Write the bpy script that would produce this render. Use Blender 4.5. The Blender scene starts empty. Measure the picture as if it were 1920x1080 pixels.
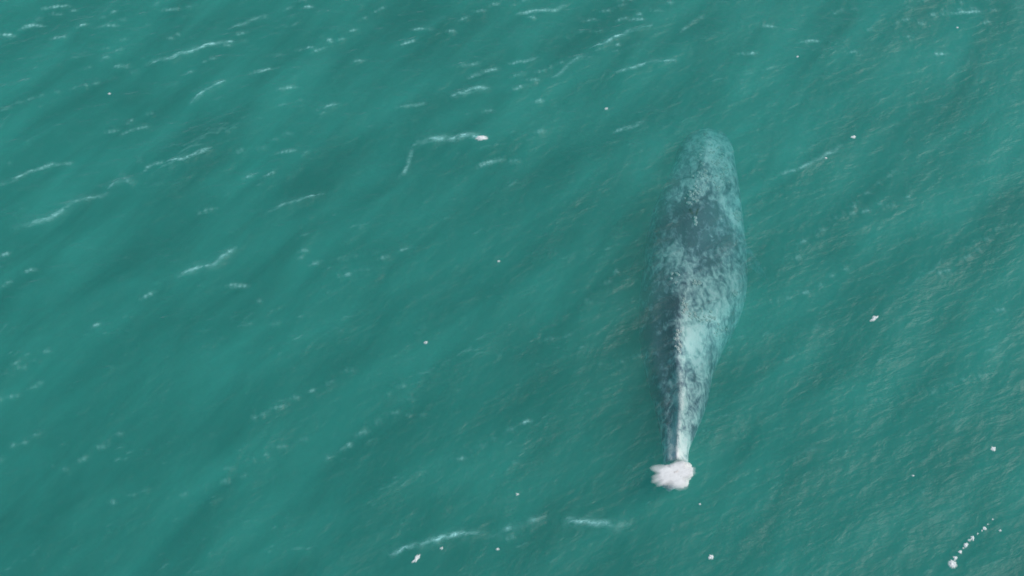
import bpy, bmesh, math, random
import numpy as np
from mathutils import Vector, noise
from mathutils.bvhtree import BVHTree

# ------------------------------------------------------------------ camera, sky, sun, exposure
scene = bpy.context.scene
C = scene.collection
PITCH = math.radians(55.0)
DIST = 42.0
cp, sp = math.cos(PITCH), math.sin(PITCH)
CAM = np.array([0.0, -DIST * cp, DIST * sp])
cam_data = bpy.data.cameras.new('camera')
cam_data.lens = 50.0
cam_data.sensor_width = 36.0
cam_data.clip_start = 0.5
cam_data.clip_end = 6000.0
cam = bpy.data.objects.new('camera', cam_data)
C.objects.link(cam)
cam.location = CAM
cam.rotation_euler = (math.pi / 2 - PITCH, 0, 0)
scene.camera = cam

SUN_AZ = math.radians(86.0)      # clockwise from +Y (away from the viewer) towards +X
SUN_EL = math.radians(46.0)
world = bpy.data.worlds.new('World')
scene.world = world
world.use_nodes = True
wn = world.node_tree
wn.nodes.clear()
sky = wn.nodes.new('ShaderNodeTexSky')
sky.sky_type = 'NISHITA'
sky.sun_disc = False
sky.sun_elevation = SUN_EL
sky.sun_rotation = SUN_AZ
sky.air_density = 1.0
sky.dust_density = 1.0
bg = wn.nodes.new('ShaderNodeBackground')
bg.inputs['Strength'].default_value = 0.11
wo = wn.nodes.new('ShaderNodeOutputWorld')
wn.links.new(sky.outputs[0], bg.inputs['Color'])
wn.links.new(bg.outputs[0], wo.inputs['Surface'])

sun_data = bpy.data.lights.new('sun', 'SUN')
sun_data.energy = 3.3
sun_data.angle = math.radians(0.5)
sun_data.color = (1.0, 0.95, 0.88)
sun = bpy.data.objects.new('sun', sun_data)
C.objects.link(sun)
S = Vector((math.sin(SUN_AZ) * math.cos(SUN_EL), math.cos(SUN_AZ) * math.cos(SUN_EL), math.sin(SUN_EL)))
sun.rotation_euler = S.to_track_quat('Z', 'Y').to_euler()
sun.location = (20, 20, 40)

vs = scene.view_settings
vs.view_transform = 'Standard'
vs.look = 'None'
vs.exposure = -0.32
vs.gamma = 1.0
vs.use_curve_mapping = False

cy = scene.cycles
cy.max_bounces = 10
cy.volume_bounces = 4
cy.transparent_max_bounces = 16
cy.glossy_bounces = 2
cy.diffuse_bounces = 2
cy.use_denoising = True
cy.sample_clamp_indirect = 4.0
cy.caustics_reflective = False
cy.caustics_refractive = False

# ------------------------------------------------------------------ helpers
FPX = 1920 * cam_data.lens / cam_data.sensor_width


def at(px, py, z=0.0):
    """The point at height z that the photograph shows at pixel px, py (1920 x 1080)."""
    a, b = (px - 960) / FPX, (540 - py) / FPX
    d = np.array([a, cp + b * sp, -sp + b * cp])
    t = (z - CAM[2]) / d[2]
    return CAM + d * t


def tag(o, label=None, cat=None, group=None, kind=None):
    if label: o['label'] = label
    if cat: o['category'] = cat
    if group: o['group'] = group
    if kind: o['kind'] = kind
    return o


def link(name, mesh, mat=None, parent=None):
    o = bpy.data.objects.new(name, mesh)
    C.objects.link(o)
    if mat: mesh.materials.append(mat)
    if parent: o.parent = parent
    return o


class NT:
    """Small helper for building node trees."""
    def __init__(s, name):
        s.m = bpy.data.materials.new(name)
        s.m.use_nodes = True
        s.t = s.m.node_tree
        s.t.nodes.clear()
        s.out = s.t.nodes.new('ShaderNodeOutputMaterial')

    def n(s, typ, ins=None, **props):
        nd = s.t.nodes.new(typ)
        for k, v in props.items(): setattr(nd, k, v)
        for k, v in (ins or {}).items():
            if hasattr(v, 'is_output'): s.t.links.new(v, nd.inputs[k])
            else: nd.inputs[k].default_value = v
        return nd

    def math(s, op, a, b=0.0, clamp=False):
        return s.n('ShaderNodeMath', {0: a, 1: b}, operation=op, use_clamp=clamp).outputs[0]

    def ramp(s, fac, stops):
        r = s.n('ShaderNodeValToRGB', {'Fac': fac})
        el = r.color_ramp.elements
        while len(el) < len(stops): el.new(0.5)
        for e, (p, c) in zip(el, stops):
            e.position = p
            e.color = c if len(c) == 4 else (*c, 1)
        return r.outputs[0]

    def mixc(s, f, a, b):
        m = s.n('ShaderNodeMix', data_type='RGBA')
        for i, v in ((0, f), (6, a), (7, b)):
            if hasattr(v, 'is_output'): s.t.links.new(v, m.inputs[i])
            else: m.inputs[i].default_value = v if i == 0 else (*v, 1)
        return m.outputs[2]

    def noise(s, vec, scale, detail=4, rough=0.55, dist=0.0):
        return s.n('ShaderNodeTexNoise', {'Vector': vec, 'Scale': scale, 'Detail': detail, 'Roughness': rough,
                                          'Distortion': dist}).outputs['Fac']


# ------------------------------------------------------------------ materials
def mat_water():
    g = NT('sea water')
    pos = g.n('ShaderNodeNewGeometry').outputs['Position']
    foam = g.n('ShaderNodeAttribute', attribute_name='foam').outputs['Fac']
    mp = g.n('ShaderNodeMapping', {'Vector': pos, 'Rotation': (0, 0, math.radians(20)), 'Scale': (2.2, 0.8, 1)}, vector_type='TEXTURE').outputs[0]
    fine = g.noise(mp, 3.0, 4, 0.55, 0.4)
    bump = g.n('ShaderNodeBump', {'Height': fine, 'Strength': 1.0, 'Distance': 0.076}).outputs[0]
    fres = g.n('ShaderNodeFresnel', {'IOR': 1.333, 'Normal': bump}).outputs[0]
    # light leaving or entering from below goes straight on here (no bending), so it must not be totally reflected
    inside = g.n('ShaderNodeNewGeometry').outputs['Backfacing']
    fres = g.n('ShaderNodeMix', {0: inside, 2: fres, 3: 0.04}, data_type='FLOAT').outputs[0]
    # light shafts put into the surface colour: noise dims transmission from patch to patch
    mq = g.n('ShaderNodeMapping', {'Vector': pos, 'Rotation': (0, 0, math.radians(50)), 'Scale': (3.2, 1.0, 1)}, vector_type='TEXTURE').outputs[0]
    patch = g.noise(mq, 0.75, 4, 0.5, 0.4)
    shaft_tint = g.ramp(patch, [(0.30, (0.74, 0.74, 0.74)), (0.70, (1, 1, 1))])
    tr = g.n('ShaderNodeBsdfTransparent', {'Color': shaft_tint}).outputs[0]
    gl = g.n('ShaderNodeBsdfGlossy', {'Color': (1, 1, 1, 1), 'Roughness': 0.52, 'Normal': bump}).outputs[0]
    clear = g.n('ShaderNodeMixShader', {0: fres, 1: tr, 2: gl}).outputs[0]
    fd = g.n('ShaderNodeBsdfDiffuse', {'Color': (0.42, 0.90, 0.85, 1)}).outputs[0]
    br = g.noise(mp, 7.0, 3, 0.6)
    br = g.ramp(br, [(0.30, (0.15, 0.15, 0.15)), (0.66, (1, 1, 1))])
    ff = g.math('MINIMUM', g.math('MULTIPLY', foam, br, True), 0.8)
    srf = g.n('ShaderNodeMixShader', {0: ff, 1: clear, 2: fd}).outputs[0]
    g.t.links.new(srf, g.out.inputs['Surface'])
    vsn = g.n('ShaderNodeVolumeScatter', {'Color': (0.150, 0.555, 0.435, 1), 'Density': 0.61, 'Anisotropy': 0.0}).outputs[0]
    vab = g.n('ShaderNodeVolumeAbsorption', {'Color': (0.10, 0.88, 0.84, 1), 'Density': 0.49}).outputs[0]
    vol = g.n('ShaderNodeAddShader', {0: vsn, 1: vab}).outputs[0]
    g.t.links.new(vol, g.out.inputs['Volume'])
    return g.m


def mat_seabed():
    g = NT('silty sand')
    pos = g.n('ShaderNodeNewGeometry').outputs['Position']
    c = g.ramp(g.noise(pos, 0.4, 5), [(0.3, (0.10, 0.095, 0.08)), (0.7, (0.20, 0.18, 0.14))])
    b = g.n('ShaderNodeBsdfDiffuse', {'Color': c}).outputs[0]
    g.t.links.new(b, g.out.inputs['Surface'])
    return g.m


def mat_skin():
    g = NT('mottled whale skin')
    pos = g.n('ShaderNodeTexCoord').outputs['Object']
    pale = g.n('ShaderNodeAttribute', attribute_name='pale').outputs['Fac']
    st = g.n('ShaderNodeMapping', {'Vector': pos, 'Scale': (1.25, 0.75, 1.0)}).outputs[0]
    n1 = g.noise(st, 1.25, 5, 0.6, 0.6)
    n2 = g.noise(st, 2.7, 6, 0.64, 1.0)
    vor = g.n('ShaderNodeTexVoronoi', {'Vector': st, 'Scale': 5.5, 'Randomness': 1.0}).outputs['Distance']
    f = g.math('ADD', g.math('MULTIPLY', n1, 1.0), g.math('MULTIPLY', n2, 2.0))
    n3 = g.noise(st, 7.5, 4, 0.65, 0.6)
    f = g.math('ADD', f, g.math('MULTIPLY', n3, 0.9))
    f = g.math('ADD', f, g.math('MULTIPLY', vor, -0.30))
    f = g.math('ADD', f, g.math('MULTIPLY', pale, 0.74))
    col = g.ramp(g.math('SUBTRACT', f, 1.53), [(0.04, (0.10, 0.12, 0.17)), (0.22, (0.21, 0.26, 0.32)),
                                               (0.40, (0.38, 0.47, 0.49)), (0.58, (0.56, 0.69, 0.67)), (0.82, (0.84, 0.88, 0.85))])
    bmp = g.n('ShaderNodeBump', {'Height': n2, 'Strength': 0.8, 'Distance': 0.06}).outputs[0]
    b = g.n('ShaderNodeBsdfPrincipled', {'Base Color': col, 'Roughness': 0.6, 'Normal': bmp, 'Specular IOR Level': 0.25}).outputs[0]
    g.t.links.new(b, g.out.inputs['Surface'])
    return g.m


def mat_plain(name, ca, cb, scale, rough=0.7, bump=0.5, alpha=1.0):
    g = NT(name)
    pos = g.n('ShaderNodeTexCoord').outputs['Object']
    n1 = g.noise(pos, scale, 5, 0.65)
    col = g.ramp(n1, [(0.35, ca), (0.65, cb)])
    bm = g.n('ShaderNodeBump', {'Height': n1, 'Strength': bump, 'Distance': 0.02}).outputs[0]
    b = g.n('ShaderNodeBsdfPrincipled', {'Base Color': col, 'Roughness': rough, 'Normal': bm, 'Alpha': alpha}).outputs[0]
    g.t.links.new(b, g.out.inputs['Surface'])
    return g.m


def mat_froth(scale=9.0, colour=(0.42, 0.90, 0.87), low=0.06):
    g = NT('thin sea foam')
    pos = g.n('ShaderNodeNewGeometry').outputs['Position']
    den = g.n('ShaderNodeAttribute', attribute_name='cover').outputs['Fac']
    mp = g.n('ShaderNodeMapping', {'Vector': pos, 'Rotation': (0, 0, math.radians(24)), 'Scale': (1.6, 0.85, 1)}, vector_type='TEXTURE').outputs[0]
    lace = g.ramp(g.noise(mp, scale, 4, 0.65, 0.6), [(0.36, (low, low, low)), (0.62, (1, 1, 1))])
    d = g.n('ShaderNodeBsdfDiffuse', {'Color': (*colour, 1)}).outputs[0]
    t = g.n('ShaderNodeBsdfTransparent').outputs[0]
    s = g.n('ShaderNodeMixShader', {0: g.math('MULTIPLY', den, lace, True), 1: t, 2: d}).outputs[0]
    g.t.links.new(s, g.out.inputs['Surface'])
    return g.m


M_WATER, M_BED, M_SKIN, M_FROTH = mat_water(), mat_seabed(), mat_skin(), mat_froth()
M_FLECK = mat_froth(16.0, (0.91, 0.96, 0.94), 0.75)
M_BARN = mat_plain('barnacle shell', (0.62, 0.64, 0.62), (0.84, 0.85, 0.80), 14, 0.8, 0.6)
M_SPLASH = mat_froth(9.0, (0.95, 0.97, 0.95), 0.85)
M_SCAR = mat_plain('white scar tissue', (0.66, 0.65, 0.62), (0.88, 0.87, 0.84), 6, 0.55, 0.6)
M_HOLE = mat_plain('dark nostril skin', (0.02, 0.022, 0.025), (0.04, 0.042, 0.045), 10, 0.5, 0.2)

# ------------------------------------------------------------------ the sea: wave field
rng = np.random.default_rng(7)
N, STEP = 1024, 0.04
L = N * STEP
k1 = np.fft.fftfreq(N, STEP) * 2 * np.pi
KX, KY = np.meshgrid(k1, k1, indexing='xy')
K = np.hypot(KX, KY)
K[0, 0] = 1
CREST = math.radians(27)                                # crests run up to the right
wd = np.array([math.sin(CREST), -math.cos(CREST)])      # the wind drives the waves towards the viewer


def field(lmin, lpeak, power, spread, seed):
    r = np.random.default_rng(seed)
    ca = np.abs((KX * wd[0] + KY * wd[1]) / K)
    P = np.exp(-1 / (K * lpeak / 6.28) ** 2) / K ** power * (ca ** spread + 0.04) * np.exp(-(K * lmin / 6.28) ** 2)
    P[0, 0] = 0
    return np.sqrt(P) * np.exp(1j * r.uniform(0, 2 * np.pi, (N, N))) * r.rayleigh(1, (N, N))


def normed(H, slope):
    h = np.real(np.fft.ifft2(H))
    gx = np.real(np.fft.ifft2(1j * KX * H))
    gy = np.real(np.fft.ifft2(1j * KY * H))
    return H * (slope / math.sqrt((gx ** 2 + gy ** 2).mean()))


H = normed(field(0.6, 5.0, 4.0, 4, 1), 0.07) + normed(field(0.10, 0.9, 3.3, 2.5, 2), 0.105)
hgt = np.real(np.fft.ifft2(H))
CHOP = 0.9
DX = np.real(np.fft.ifft2(-1j * KX / K * H)) * CHOP * -1
DY = np.real(np.fft.ifft2(-1j * KY / K * H)) * CHOP * -1
Jxx = np.gradient(DX, STEP, axis=1)
Jyy = np.gradient(DY, STEP, axis=0)
Jxy = np.gradient(DX, STEP, axis=0)
J = (1 + Jxx) * (1 + Jyy) - Jxy ** 2
crestness = np.clip((np.percentile(J, 4.0) - J) / 0.16, 0, 1)

# crest lines seen in the photograph (pixels of the 1920 x 1080 picture, strength last)
CRESTS = [
    ([(80, 16), (95, 14), (130, 10)], .5), ([(35, 53), (60, 46), (82, 46)], .6), ([(0, 62), (25, 64)], .6), ([(95, 72), (128, 70)], .5),
    ([(145, 50), (165, 45)], .5), ([(195, 48), (222, 48)], .45), ([(210, 125), (245, 127)], .35), ([(470, 135), (510, 127)], .6),
    ([(520, 170), (560, 163)], .3), ([(230, 248), (250, 240), (280, 233)], .4),
    ([(0, 345), (30, 335), (55, 320), (100, 305), (135, 304)], .45), ([(520, 287), (550, 286), (558, 280)], .5),
    ([(455, 332), (475, 325)], .55), ([(495, 331), (516, 327)], .55), ([(565, 15), (585, 13)], .45), ([(305, 22), (340, 20)], .35),
    ([(430, 50), (470, 36), (500, 28)], .4), ([(590, 210), (635, 195)], .45), ([(970, 24), (1010, 19), (1040, 18), (1060, 8)], .5),
    ([(990, 30), (1005, 32)], .4), ([(770, 53), (810, 55)], .4), ([(745, 84), (780, 75)], .55), ([(838, 59), (855, 60)], .55),
    ([(660, 116), (682, 112)], .55), ([(880, 145), (905, 134), (935, 127)], .5), ([(955, 117), (985, 115), (1005, 108)], .5),
    ([(745, 203), (800, 196)], .35), ([(1035, 150), (1055, 135), (1080, 110), (1100, 100)], .35), ([(955, 173), (982, 164)], .5),
    ([(990, 152), (1010, 152)], .5), ([(1000, 192), (1020, 190)], .45), ([(1180, 36), (1208, 36)], .45),
    ([(745, 335), (757, 325), (765, 300), (772, 278)], .4), ([(895, 312), (920, 302), (943, 299)], .5), ([(950, 304), (975, 302)], .4),
    ([(1005, 250), (1025, 247)], .4), ([(905, 210), (925, 208)], .4), ([(1780, 26), (1805, 24), (1840, 23)], .5), ([(1850, 20), (1870, 20)], .35),
    ([(1840, 45), (1858, 42)], .4), ([(1385, 100), (1418, 98)], .5), ([(1495, 78), (1535, 76)], .35), ([(1590, 103), (1608, 100)], .4),
    ([(1748, 100), (1775, 98)], .5), ([(1425, 46), (1455, 48)], .4), ([(1460, 328), (1490, 322), (1520, 310), (1550, 292), (1580, 272)], .35),
    ([(0, 480), (20, 473)], .5), ([(0, 540), (20, 528)], .5), ([(43, 512), (65, 504)], .55), ([(265, 560), (290, 547)], .45),
    ([(172, 613), (188, 606)], .45), ([(375, 398), (405, 390)], .4), ([(580, 497), (600, 490)], .35), ([(425, 535), (465, 533)], .3),
    ([(505, 610), (525, 605)], .25), ([(15, 693), (38, 682)], .4), ([(480, 566), (490, 562)], .4), ([(940, 1010), (970, 1000)], .25),
    ([(1860, 583), (1888, 578)], .3), ([(860, 126), (900, 118)], .3), ([(1150, 245), (1175, 240), (1210, 224)], .5),
    ([(1620, 62), (1640, 55)], .3), ([(265, 327), (282, 312), (310, 308)], .4), ([(1270, 60), (1320, 30)], .25),
]
# the ones that break into a streak of foam of their own: (line, strength, width, label)
STREAKS = [
    ([(272, 125), (300, 115), (318, 114), (340, 102), (360, 97), (390, 84), (420, 81), (460, 76)], .85, 1.0,
     'long thin bright foam streak above a short steep one at upper left'),
    ([(355, 193), (370, 180), (390, 168), (425, 150)], .75, 1.0, 'short steep foam streak just below the long bright one at upper left'),
    ([(310, 308), (345, 303), (370, 293), (400, 278)], .55, .9, 'faint foam streak rising to the right on calm green water at left'),
    ([(200, 358), (215, 348), (232, 342), (255, 349)], .7, 1.2, 'small forked foam streak at the upper end of the leftmost broken crest'),
    ([(22, 428), (45, 425), (90, 415), (120, 395), (135, 383), (150, 378), (190, 372), (205, 362)], .65, 1.2,
     'leftmost long broken foam crest rising towards the forked streak'),
    ([(840, 183), (870, 175), (895, 168), (920, 165)], .75, 1.4, 'thick pale foam streak directly above the white tipped crest'),
    ([(1105, 93), (1130, 84), (1150, 73), (1165, 67), (1190, 58), (1225, 48)], .7, 1.0,
     'straight slanting foam streak at the top of the sea above the whale'),
    ([(1150, 137), (1185, 130), (1215, 121), (1240, 118), (1270, 114)], .55, 1.0, 'thin foam streak just right of and below the straight slanting one'),
    ([(770, 275), (785, 268), (805, 264), (825, 262), (850, 262), (870, 254), (885, 256), (898, 262), (912, 259)], .95, 1.5,
     'brightest foam crest with a white right end, left of the whale head'),
    ([(330, 524), (350, 510), (375, 500), (400, 495), (420, 480), (445, 462)], .65, 1.3, 'bluish foam streak alone in the middle of the left half of the sea'),
    ([(500, 398), (530, 387), (550, 380), (575, 370), (610, 362)], .5, .9, 'faint thin foam streak left below the white tipped crest'),
    ([(725, 1040), (760, 1030), (800, 1018), (830, 1007), (860, 1000), (885, 997), (912, 996)], .65, 1.2,
     'lower left part of the long foam crest below the tail stump'),
    ([(920, 1003), (940, 1000), (960, 992), (985, 985), (1010, 975), (1025, 968)], .65, 1.2, 'middle part of the long foam crest below the tail stump'),
    ([(1050, 978), (1075, 977), (1110, 980), (1145, 983), (1185, 985)], .55, 1.8, 'broad flat right end of the long foam crest below the tail stump'),
]

foam = crestness * 0.14
# a fine scatter of short crest dashes, denser towards the far side
for _ in range(64):
    cy_ = 1000 * rng.random() ** 2.0
    cx_ = 1940 * rng.random() ** (1.35 if cy_ > 150 else 1.0) - 20
    if 1150 < cx_ < 1440 and 200 < cy_ < 900:
        continue
    an = math.radians(rng.normal(24, 8))
    run, px, py = 0.0, cx_, cy_
    st = rng.uniform(.12, .42)
    for _ in range(rng.integers(2, 8)):
        ln, a2 = rng.uniform(7, 30), an * 0.55 + math.radians(rng.normal(0, 7))
        CRESTS.append(([(px, py), (px + ln * math.cos(a2), py - ln * math.sin(a2))], st * rng.uniform(.4, 1.1)))
        g_ = ln + rng.uniform(2, 22)
        px += g_ * math.cos(an) + rng.normal(0, 4)
        py -= g_ * math.sin(an) + rng.normal(0, 5)


def idx(v, o):
    return (v - o) / STEP


X0, Y0 = -L / 2, -L / 2 + 3.5                           # lower left corner of the fine field
GX = X0 + np.arange(N) * STEP
GY = Y0 + np.arange(N) * STEP
rough = np.real(np.fft.ifft2(normed(field(0.2, 0.8, 2.4, 1, 5), 1.0)))
rough /= rough.std()


def densify(line, jit, step=0.10):
    P = np.array([at(*p)[:2] for p in line])
    seg = np.r_[0, np.cumsum(np.hypot(*np.diff(P, axis=0).T))]
    n = max(4, int(seg[-1] / step))
    s = np.linspace(0, seg[-1], n)
    Q = np.stack([np.interp(s, seg, P[:, 0]), np.interp(s, seg, P[:, 1])], 1)
    w = np.cumsum(rng.normal(0, jit, n))
    w -= np.linspace(w[0], w[-1], n)
    Q[:, 1] += w
    return Q, s / seg[-1]


def stamp(Q, u, amp, hw, fo, fw):
    """Raise a small sharp crest along Q and leave foam of strength fo on it."""
    m = 0.5
    i0, i1 = [int(np.clip(idx(v, X0), 0, N)) for v in (Q[:, 0].min() - m, Q[:, 0].max() + m)]
    j0, j1 = [int(np.clip(idx(v, Y0), 0, N)) for v in (Q[:, 1].min() - m, Q[:, 1].max() + m)]
    if i1 - i0 < 2 or j1 - j0 < 2: return
    xx, yy = np.meshgrid(GX[i0:i1], GY[j0:j1])
    best = np.full(xx.shape, 1e9)
    bu = np.zeros(xx.shape)
    for (qx, qy), uu in zip(Q, u):
        d = (xx - qx) ** 2 + (yy - qy) ** 2
        k = d < best
        best[k], bu[k] = d[k], uu
    taper = np.clip(np.minimum(bu, 1 - bu) * 4, 0.0, 1) ** 0.7
    hgt[j0:j1, i0:i1] += amp * taper * np.exp(-best / hw ** 2)
    f = fo * (0.25 + 0.75 * taper) * np.exp(-best / fw ** 2) * np.clip(0.75 + 0.35 * rough[j0:j1, i0:i1], 0.1, 1.3)
    foam[j0:j1, i0:i1] = np.maximum(foam[j0:j1, i0:i1], f)


for line, s in CRESTS:
    Q, u = densify(line, 0.012)
    stamp(Q, u, 0.012 + 0.03 * s, 0.16, s * 1.3, 0.066)
SLINES = []
for line, s, w, lab in STREAKS:
    Q, u = densify(line, 0.012, 0.06)
    stamp(Q, u, 0.06, 0.22, s * 0.22, 0.10 * w)
    SLINES.append((Q, u, s, w, lab))

# the water: one closed body, finely meshed where the photograph looks, coarse out to the horizon
pad = np.array([0.3, 1.2, 4, 12, 40, 120, 400, 1200, 3000.0])
ix = np.arange(N)[60:-60]
iy = np.arange(N)[110:-230]
fx, fy = GX[ix], GY[iy]
xs = np.r_[fx[0] - pad[::-1], fx, fx[-1] + pad]
ys = np.r_[fy[0] - pad[::-1], fy, fy[-1] + pad]
np_, mp_ = len(xs), len(ys)
VX, VY = np.meshgrid(xs, ys)
VZ = np.zeros_like(VX)
FO = np.zeros_like(VX)
q = len(pad)
edge = np.minimum.outer(np.minimum(np.arange(len(fy)), np.arange(len(fy))[::-1]), np.full(len(fx), 10 ** 6))
edge = np.minimum(edge, np.minimum(np.arange(len(fx)), np.arange(len(fx))[::-1])[None, :])
fade = np.clip(edge / 20.0, 0, 1)
sub = np.ix_(iy, ix)
VX[q:-q, q:-q] += DX[sub] * fade
VY[q:-q, q:-q] += DY[sub] * fade
VZ[q:-q, q:-q] = hgt[sub] * fade
FO[q:-q, q:-q] = foam[sub]
top = np.stack([VX.ravel(), VY.ravel(), VZ.ravel()], 1)
I = np.arange(np_ * mp_).reshape(mp_, np_)
quads = np.stack([I[:-1, :-1], I[:-1, 1:], I[1:, 1:], I[1:, :-1]], -1).reshape(-1, 4)
rim = np.r_[I[0, :-1], I[:-1, -1], I[-1, :0:-1], I[:0:-1, 0]]
DEEP = -26.0
low = top[rim].copy()
low[:, 2] = DEEP
nb = len(top)
R2 = nb + np.arange(len(rim))
sides = np.stack([rim, R2, np.roll(R2, -1), np.roll(rim, -1)], -1)
verts = np.r_[top, low]
allq = np.r_[quads, sides]
me = bpy.data.meshes.new('water')
me.vertices.add(len(verts))
me.vertices.foreach_set('co', verts.ravel())
nl = len(allq) * 4 + len(rim)
me.loops.add(nl)
me.loops.foreach_set('vertex_index', np.r_[allq.ravel(), R2[::-1]].astype(np.int32))
me.polygons.add(len(allq) + 1)
me.polygons.foreach_set('loop_start', np.r_[np.arange(len(allq)) * 4, len(allq) * 4].astype(np.int32))
me.update(calc_edges=True)
me.validate()
sm = np.zeros(len(me.polygons), bool)
sm[:len(quads)] = True
me.polygons.foreach_set('use_smooth', sm)
a = me.attributes.new('foam', 'FLOAT', 'POINT')
a.data.foreach_set('value', np.r_[FO.ravel(), np.zeros(len(low))].astype(np.float32))
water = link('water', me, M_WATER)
tag(water, 'green sea surface with small wind driven crests', kind='structure')

# seabed far below, a gently uneven sheet inside the water body
bm = bmesh.new()
bmesh.ops.create_grid(bm, x_segments=60, y_segments=60, size=2900)
for v in bm.verts:
    v.co.z = -22 + 1.5 * noise.noise(v.co * 0.02)
me = bpy.data.meshes.new('seabed')
bm.to_mesh(me)
bm.free()
tag(link('seabed', me, M_BED), 'dim silty seabed far below the green water', kind='structure')


def surf(x, y):
    """Height of the water at x, y."""
    i, j = idx(x, X0), idx(y, Y0)
    i0, j0 = int(np.clip(i, 0, N - 2)), int(np.clip(j, 0, N - 2))
    a_, b_ = np.clip(i - i0, 0, 1), np.clip(j - j0, 0, 1)
    return float((hgt[j0, i0] * (1 - a_) + hgt[j0, i0 + 1] * a_) * (1 - b_) + (hgt[j0 + 1, i0] * (1 - a_) + hgt[j0 + 1, i0 + 1] * a_) * b_)


# exact surface (chop included) for things that float on it
sel = quads.reshape(mp_ - 1, np_ - 1, 4)[q:-q, q:-q].reshape(-1, 4)
tree = BVHTree.FromPolygons([tuple(v) for v in top.tolist()], sel.tolist())


def on_water(x, y):
    hit = tree.ray_cast(Vector((x, y, 3)), Vector((0, 0, -1)))
    return hit[0].z if hit[0] else surf(x, y)


# ------------------------------------------------------------------ the whale
# stations: picture row, left and right outline in the picture, height of the back, body height / width, ridge offset (-1..1), ridge height
ST = [
    (247, 1316, 1334, -2.15, 0.70, 0.00, 0.00),
    (253, 1296, 1354, -1.95, 0.62, 0.00, 0.02),
    (265, 1282, 1366, -1.68, 0.62, 0.00, 0.04),
    (282, 1270, 1374, -1.42, 0.66, -0.02, 0.07),
    (310, 1263, 1378, -1.20, 0.72, -0.04, 0.10),
    (350, 1247, 1385, -1.00, 0.78, -0.05, 0.12),
    (400, 1224, 1392, -0.84, 0.78, -0.06, 0.10),
    (450, 1211, 1398, -0.74, 0.76, -0.08, 0.06),
    (500, 1205, 1402, -0.68, 0.76, -0.12, 0.05),
    (550, 1200, 1400, -0.64, 0.76, -0.19, 0.08),
    (600, 1197, 1385, -0.60, 0.78, -0.22, 0.12),
    (650, 1200, 1358, -0.54, 0.84, -0.18, 0.16),
    (700, 1209, 1338, -0.48, 0.94, -0.14, 0.18),
    (760, 1226, 1325, -0.40, 1.06, -0.10, 0.16),
    (810, 1237, 1306, -0.30, 1.18, -0.06, 0.12),
    (850, 1243, 1291, -0.18, 1.30, 0.00, 0.08),
    (875, 1243, 1290, -0.08, 1.30, 0.00, 0.05),
]
ST = np.array(ST, float)
rows = np.r_[np.linspace(247, 264, 14), np.linspace(267, 875, 150)]


def smooth_interp(x, xp, fp):
    """Monotone-ish cubic through the stations."""
    m = np.gradient(fp, xp)
    i = np.clip(np.searchsorted(xp, x) - 1, 0, len(xp) - 2)
    h = xp[i + 1] - xp[i]
    t = (x - xp[i]) / h
    return ((2 * t ** 3 - 3 * t ** 2 + 1) * fp[i] + (t ** 3 - 2 * t ** 2 + t) * h * m[i]
            + (-2 * t ** 3 + 3 * t ** 2) * fp[i + 1] + (t ** 3 - t ** 2) * h * m[i + 1])


cols = [smooth_interp(rows, ST[:, 0], ST[:, c]) for c in range(1, 7)]
RING = 96
RAISE = 0.03
th = np.linspace(0, 2 * np.pi, RING, endpoint=False)
body_v = []
axis = []
for r_, l_, rr_, zd, hr, ro, rh in zip(rows, *cols):
    w = 2.4
    for _ in range(3):
        zc = zd + RAISE - 0.5 * hr * w
        pl, pr = at(l_, r_, zc), at(rr_, r_, zc)
        w = pr[0] - pl[0]
    cx, cyy = (pl[0] + pr[0]) / 2, pl[1]
    a_, b_ = w / 2, hr * w / 2
    zc = zd + RAISE - b_
    axis.append((cx, cyy, zc, a_, b_, ro, rh))
    ct, s_ = np.cos(th), np.sin(th)
    x = a_ * np.sign(ct) * np.abs(ct) ** 0.92
    z = b_ * np.sign(s_) * np.abs(s_) ** 0.87
    up = np.clip(s_, 0, 1)
    z += rh * np.exp(-((x / a_ - ro) / 0.22) ** 2) * up
    # the animal lies rolled a little on its right side
    z -= 0.13 * b_ * ct * np.clip((r_ - 300) / 150, 0, 1) * np.clip((860 - r_) / 120, 0, 1)
    # a slight hollow on both sides of the ridge towards the tail
    z -= 0.35 * rh * np.exp(-((np.abs(x / a_ - ro) - 0.45) / 0.25) ** 2) * up
    body_v.append(np.stack([cx + x, np.full(RING, cyy), zc + z], 1))
axis = np.array(axis)
# knuckles along the ridge in the rear third
for i, (cx, cyy, zc, a_, b_, ro, rh) in enumerate(axis):
    if rows[i] > 600:
        kn = 0.055 * max(0.0, math.sin((rows[i] - 600) / 26 * 2 * math.pi)) * min(1, (rows[i] - 600) / 60)
        body_v[i][:, 2] += kn * np.exp(-(((body_v[i][:, 0] - cx) / a_ - ro) / 0.25) ** 2) * np.clip(np.sin(th), 0, 1)
bm = bmesh.new()
ring_v = [[bm.verts.new(p) for p in ring] for ring in body_v]
for i in range(len(ring_v) - 1):
    for j in range(RING):
        k = (j + 1) % RING
        bm.faces.new((ring_v[i][j], ring_v[i][k], ring_v[i + 1][k], ring_v[i + 1][j]))
bm.faces.new(ring_v[0][::-1])
bm.faces.new(ring_v[-1])
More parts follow.
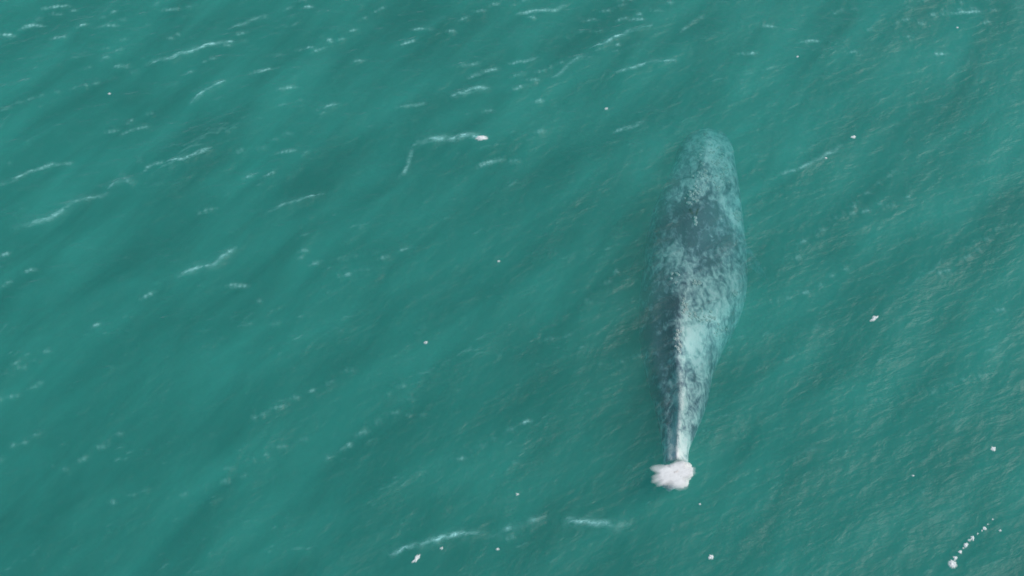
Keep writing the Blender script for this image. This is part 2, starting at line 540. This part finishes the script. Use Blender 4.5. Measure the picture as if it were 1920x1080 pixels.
# pectoral flippers, rooted low on the chest and swept back
FL = np.argmin(abs(rows - 415))
for sx in (-1, 1):
    cx, cyy, zc, a_, b_, _, _ = axis[FL]
    secs = []
    for t in np.linspace(0, 1, 12):
        out = a_ * 0.62 + 1.35 * t
        back = 0.2 + 1.35 * t ** 1.25
        dn = -0.45 * b_ - 0.55 * t
        ch = 0.36 * (1 - 0.75 * t ** 1.6) + 0.10 * math.sin(math.pi * min(1, t * 1.1))
        tk = 0.14 * (1 - 0.8 * t)
        c = np.array([cx + sx * out, cyy - back, zc + dn])
        secs.append([bm.verts.new(c + np.array([sx * 0.35 * ch * math.cos(p), ch * math.cos(p), tk * math.sin(p)])) for p in np.linspace(0, 2 * math.pi, 16, endpoint=False)])
    for s0, s1 in zip(secs[:-1], secs[1:]):
        for j in range(16):
            k = (j + 1) % 16
            bm.faces.new((s0[j], s0[k], s1[k], s1[j]))
    bm.faces.new(secs[0][::-1])
    bm.faces.new(secs[-1])
bmesh.ops.recalc_face_normals(bm, faces=bm.faces[:])
me = bpy.data.meshes.new('whale_cage')
bm.to_mesh(me)
bm.free()
tmp = bpy.data.objects.new('whale_cage', me)
C.objects.link(tmp)
md = tmp.modifiers.new('r', 'REMESH')
md.mode = 'VOXEL'
md.voxel_size = 0.045
md2 = tmp.modifiers.new('s', 'SMOOTH')
md2.factor = 0.5
md2.iterations = 3
bpy.context.view_layer.update()
body = bpy.data.meshes.new_from_object(tmp.evaluated_get(bpy.context.evaluated_depsgraph_get()))
bpy.data.objects.remove(tmp)
body.name = 'whale'
nv = len(body.vertices)
co = np.empty(nv * 3)
body.vertices.foreach_get('co', co)
co = co.reshape(-1, 3)
# pigment blotches, plus shade painted on the left flank and light on the ridge
BLOT = [  # picture place, radii in pixels, amount
    (1335, 300, 40, 55, .55), (1318, 330, 12, 30, -.35), (1282, 310, 20, 50, -.1), (1300, 372, 26, 26, .30), (1340, 350, 28, 34, .22), (1285, 408, 70, 34, -.26), (1330, 440, 46, 60, -.30), (1262, 425, 30, 30, -.1),
    (1260, 440, 40, 45, -.12), (1304, 490, 30, 40, -.42), (1264, 480, 26, 30, .36), (1292, 362, 14, 16, .35), (1238, 500, 30, 26, .05), (1366, 490, 40, 60, .15),
    (1345, 550, 60, 50, .30), (1320, 600, 60, 50, .20), (1290, 645, 26, 45, .65), (1330, 640, 40, 40, .10), (1382, 405, 12, 15, .9),
    (1235, 600, 36, 90, -.55), (1228, 680, 26, 70, -.2), (1300, 730, 45, 70, .16), (1275, 760, 16, 80, .30), (1268, 845, 34, 50, .8),
    (1245, 330, 22, 50, -.15), (1340, 275, 40, 18, .15),
]
pale = np.zeros(nv)
for px, py, rx, ry, am in BLOT:
    i = np.argmin(abs(rows - py))
    zt = axis[i][2] + axis[i][4] * 0.8
    c0, cxp, cyp = at(px, py, zt), at(px + rx, py, zt), at(px, py + ry, zt)
    rxw, ryw = abs(cxp[0] - c0[0]), abs(cyp[1] - c0[1])
    pale += am * np.exp(-((co[:, 0] - c0[0]) / rxw) ** 2 - ((co[:, 1] - c0[1]) / ryw) ** 2)
at_ = body.attributes.new('pale', 'FLOAT', 'POINT')
at_.data.foreach_set('value', pale.astype(np.float32))
body.polygons.foreach_set('use_smooth', np.ones(len(body.polygons), bool))
body.materials.clear()
whale = link('whale', body, M_SKIN)
tag(whale, 'mottled grey whale without tail flukes swimming just under the green water', 'whale')
btree = BVHTree.FromPolygons([tuple(v) for v in co.tolist()], [tuple(p.vertices) for p in body.polygons])


def on_back(px, py):
    """Point and normal of the whale's skin seen at a picture place."""
    p0, p1 = at(px, py, 1.0), at(px, py, -4.0)
    d = Vector(p1 - p0).normalized()
    hit = btree.ray_cast(Vector(p0), d)
    return hit[0], hit[1]


# white scarred end of the tail stock, lifted to the surface: lumpy, two short lobes where the flukes were
bm = bmesh.new()
bmesh.ops.create_icosphere(bm, subdivisions=5, radius=1)
pc = at(1266, 888, 0.0)
for v in bm.verts:
    p = v.co.copy()
    s = 1 + 0.22 * noise.noise(p * 1.7 + Vector((3, 1, 0))) + 0.13 * noise.noise(p * 4.5) + 0.06 * noise.noise(p * 11)
    lob = 1 + 0.18 * abs(p.x) - 0.12 * math.exp(-(p.x / 0.25) ** 2) * max(0, -p.y)
    v.co = Vector((pc[0] + 0.47 * p.x * s + 0.02, pc[1] + 0.36 * p.y * s * lob + 0.12 * p.x, -0.13 + 0.19 * p.z * s))
me = bpy.data.meshes.new('tail_stump')
bm.to_mesh(me)
bm.free()
me.polygons.foreach_set('use_smooth', np.ones(len(me.polygons), bool))
o = link('tail_stump', me, M_SCAR, whale)
o['label'] = 'white scarred stump where the tail flukes are missing'

# blowholes: two short slits with a pale rim on top of the head
for sx in (-1, 1):
    p, n = on_back(1302 + sx * 5, 398)
    bm = bmesh.new()
    bmesh.ops.create_uvsphere(bm, u_segments=14, v_segments=8, radius=1)
    for v in bm.verts:
        c = v.co
        v.co = Vector((p.x + 0.035 * c.x + sx * 0.05 * c.y, p.y + 0.17 * c.y, p.z + 0.02 * c.z))
    me = bpy.data.meshes.new('blowhole')
    bm.to_mesh(me)
    bm.free()
    link('blowhole', me, M_HOLE, whale)

# barnacle clusters
random.seed(4)
def barnacles(px, py, rx, ry, n, size, ring=False):
    bm = bmesh.new()
    for _ in range(n):
        ang = random.uniform(0, 2 * math.pi)
        rad = random.uniform(.8, 1.05) if ring else math.sqrt(random.random())
        p, nm = on_back(px + rx * rad * math.cos(ang), py + ry * rad * math.sin(ang))
        if p is None: continue
        s = size * random.uniform(.6, 1.3)
        t1 = nm.orthogonal().normalized()
        t2 = nm.cross(t1)
        vs_ = []
        for rr, hh in ((1.0, -0.2), (0.75, 0.55), (0.45, 0.75), (0.35, 0.45)):
            vs_.append([bm.verts.new(p + (t1 * math.cos(a) + t2 * math.sin(a)) * rr * s + nm * hh * s) for a in [k * math.pi / 4 for k in range(8)]])
        for s0, s1 in zip(vs_[:-1], vs_[1:]):
            for k in range(8):
                bm.faces.new((s0[k], s0[(k + 1) % 8], s1[(k + 1) % 8], s1[k]))
        bm.faces.new(vs_[-1])
    me = bpy.data.meshes.new('barnacle_cluster')
    bm.to_mesh(me)
    bm.free()
    tag(link('barnacle_cluster', me, M_BARN, whale), kind='stuff')


for args in [(1265, 521, 8, 11, 16, .042, True), (1304, 416, 2, 8, 10, .055), (1378, 549, 4, 4, 10, .07), (1306, 530, 8, 5, 12, .05),
             (1330, 292, 26, 22, 30, .045), (1318, 340, 22, 22, 26, .045), (1350, 330, 18, 30, 26, .045), (1296, 370, 14, 14, 20, .05),
             (1382, 405, 7, 9, 22, .06), (1283, 575, 6, 16, 18, .05), (1318, 592, 26, 14, 24, .045), (1272, 640, 7, 22, 22, .05),
             (1352, 620, 16, 16, 14, .04)]:
    barnacles(*args)

# ------------------------------------------------------------------ foam streaks on the breaking crests
def streak(Q, u, s, w, label):
    n = len(Q)
    T = np.gradient(Q, axis=0)
    T /= np.linalg.norm(T, axis=1)[:, None] + 1e-9
    Nn = np.stack([-T[:, 1], T[:, 0]], 1)
    A = 9
    V, F, D = [], [], []
    for i in range(n):
        tap = min(1, 5 * min(u[i], 1 - u[i])) ** 0.6
        hw = 0.085 * w * (0.35 + 0.65 * tap) * (1 + 0.45 * noise.noise(Vector((Q[i, 0] * 1.7, Q[i, 1] * 1.7, s * 9))))
        for j in range(A):
            c = j / (A - 1) * 2 - 1
            x, y = Q[i] + Nn[i] * c * hw
            V.append((x, y, on_water(x, y) + 0.006 + 0.016 * (1 - c * c)))
            clump = max(0.05, 0.50 + 1.2 * noise.noise(Vector((x * 1.6, y * 2.4, 3.0))) + 0.7 * noise.noise(Vector((x * 5, y * 8, 4.0))))
            D.append(max(0, s * (1 - abs(c)) ** 1.3 * min(1, 6 * min(u[i], 1 - u[i]) + .05) * clump * 1.3))
    nt = len(V)
    for i in range(n - 1):
        for j in range(A - 1):
            a0, b0, c0, d0 = i * A + j, i * A + j + 1, (i + 1) * A + j + 1, (i + 1) * A + j
            F.append((a0, d0, c0, b0))
    me = bpy.data.meshes.new('foam_streak')
    me.from_pydata(V[:nt], [], F)
    at2 = me.attributes.new('cover', 'FLOAT', 'POINT')
    at2.data.foreach_set('value', np.array(D[:nt], np.float32))
    me.polygons.foreach_set('use_smooth', np.ones(len(me.polygons), bool))
    o = link('foam_streak', me, M_FROTH)
    tag(o, label, 'foam', 'foam streaks along the small breaking crests')


for a_ in SLINES: streak(*a_)

# ------------------------------------------------------------------ flecks of white foam
def disc(name, c, ax, bx, an, dens, seed, mat, parent=None, dome=0.4, bias=0.0, wild=1.0):
    """A low ragged dome of froth, dense in the middle and dissolving towards its rim."""
    ca, sa = math.cos(an), math.sin(an)
    RN, AN = 9, int(40 * wild)
    V, F, D = [], [], []
    for i in range(RN):
        f = i / (RN - 1)
        for j in range(AN):
            a = 2 * math.pi * j / AN
            rag = 1 + 0.45 * noise.noise(Vector((math.cos(a) * 1.3 + seed * 3.1, math.sin(a) * 1.3, 7))) + 0.25 * wild * noise.noise(Vector((math.cos(a) * 3 + seed, math.sin(a) * 3, 1)))
            dx, dy = ax * f * rag * math.cos(a), bx * f * rag * math.sin(a)
            x, y = c[0] + dx * ca - dy * sa, c[1] + dx * sa + dy * ca
            k = 0.75 + 0.6 * noise.noise(Vector((dx / ax * 2.2 + seed * 5, dy / bx * 2.2, 3)))
            h = min(ax, bx) * dome * (1 - f * f) * k
            V.append((x, y, max(on_water(x, y), bias) + 0.004 + h))
            D.append(max(0.0, min(1.0, dens * (1.25 - 1.25 * f ** 1.4) * (0.55 + 0.9 * k))))
    for i in range(RN - 1):
        for j in range(AN):
            k = (j + 1) % AN
            F.append((i * AN + j, (i + 1) * AN + j, (i + 1) * AN + k, i * AN + k))
    me = bpy.data.meshes.new(name)
    me.from_pydata(V, [], F)
    me.attributes.new('cover', 'FLOAT', 'POINT').data.foreach_set('value', np.array(D, np.float32))
    me.polygons.foreach_set('use_smooth', np.ones(len(me.polygons), bool))
    return link(name, me, mat, parent)


def fleck(name, lumps, seed, parent=None, faint=False):
    """lumps: (px, py, half length px, half width px, angle)."""
    px, py, a, b, an = lumps
    return disc(name, at(px, py), 1.35 * a / 63.0, 1.35 * b / 63.0 / 0.86, an, 0.6 if faint else 1.15, seed, M_FLECK, parent)


FLECKS = [
    (1600, 257, 6, 16, 'bright round foam fleck right of the whale head'),
    (1495, 108, 4, 9, 'tiny foam fleck above and right of the whale head'),
    (935, 490, 4, 9, 'single foam fleck on dark open water left of the whale'),
    (1642, 595, 7, 18, 'foam fleck with a short tail right of the whale body'),
    (798, 643, 5, 12, 'small foam fleck furthest below the white tipped crest'),
    (1862, 842, 6, 16, 'foam fleck near the right edge, level with the tail stump'),
    (1712, 892, 3, 7, 'tiny foam fleck between tail stump and right edge'),
    (970, 927, 4, 9, 'faint foam fleck just above the long lower crest'),
    (828, 1028, 4, 9, 'left one of two small round flecks under the long lower crest'),
    (933, 1030, 4, 9, 'right one of two small round flecks under the long lower crest'),
    (783, 1046, 6, 16, 'double foam fleck at the bottom left of the long lower crest'),
    (1333, 1045, 6, 14, 'oblong foam fleck at the bottom edge below the tail stump'),
    (1312, 946, 3, 7, 'tiny foam fleck right below the white tail stump'),
    (902, 262, 8, 26, 'white froth clump on the right end of the brightest crest'),
    (205, 176, 5, 10, 'faint foam fleck below the bright streak in the upper left'),
    (1137, 204, 5, 12, 'foam fleck between the slanting streaks and the whale head'),
    (1795, 52, 4, 8, 'tiny foam fleck in the upper right corner'),
    (1548, 298, 4, 8, 'faint small foam fleck down left of the bright round one'),
]
for i, (px, py, r, n, lab) in enumerate(FLECKS):
    an = math.radians(25 + 20 * noise.noise(Vector((px, py, 0.5))))
    if n == 18: o = fleck('foam_fleck', (px - 3, py + 3, r * 1.25, r * 0.42, math.radians(38)), i)
    elif px == 783: o = fleck('foam_fleck', (px - 2, py + 2, r * 1.2, r * 0.45, math.radians(50)), i)
    elif px == 902: o = fleck('foam_fleck', (px, py, r * 1.3, r * 0.55, math.radians(12)), i)
    else: o = fleck('foam_fleck', (px, py, r * 0.68, r * 0.5, an), i, None, r <= 5)
    tag(o, lab, 'foam', 'small white foam flecks scattered on the sea')

# a trail of bubbles at the lower right
t = bpy.data.objects.new('bubble_trail', None)
C.objects.link(t)
tag(t, 'curved trail of white bubbles ending in a bright clump, bottom right', 'foam')
for i, (px, py, r) in enumerate([(1785, 1058, 8.5), (1791, 1046, 4), (1790, 1050, 3), (1800, 1035, 3.4), (1806, 1028, 2.5), (1811, 1022, 5),
                                 (1817, 1013, 3.2), (1823, 1009, 4), (1833, 1001, 2.2), (1846, 991, 4), (1841, 995, 2), (1875, 995, 2.8), (1861, 974, 2.2), (1852, 983, 1.6)]):
    fleck('bubble_clump', (px, py, r * rng.uniform(.7, 1.0), r * rng.uniform(.45, .7), math.radians(rng.uniform(0, 90))), 40 + i, t, r < 3.3)

# froth washing over and round the stump where it lifts through the surface
o = disc('froth', (pc[0] - 0.02, pc[1] - 0.02), 0.60, 0.44, math.radians(20), 1.15, 86, M_SPLASH, None, 0.04, 0.05, 1.5)
tag(o, 'white froth washing over the tail stump of the whale', 'foam')
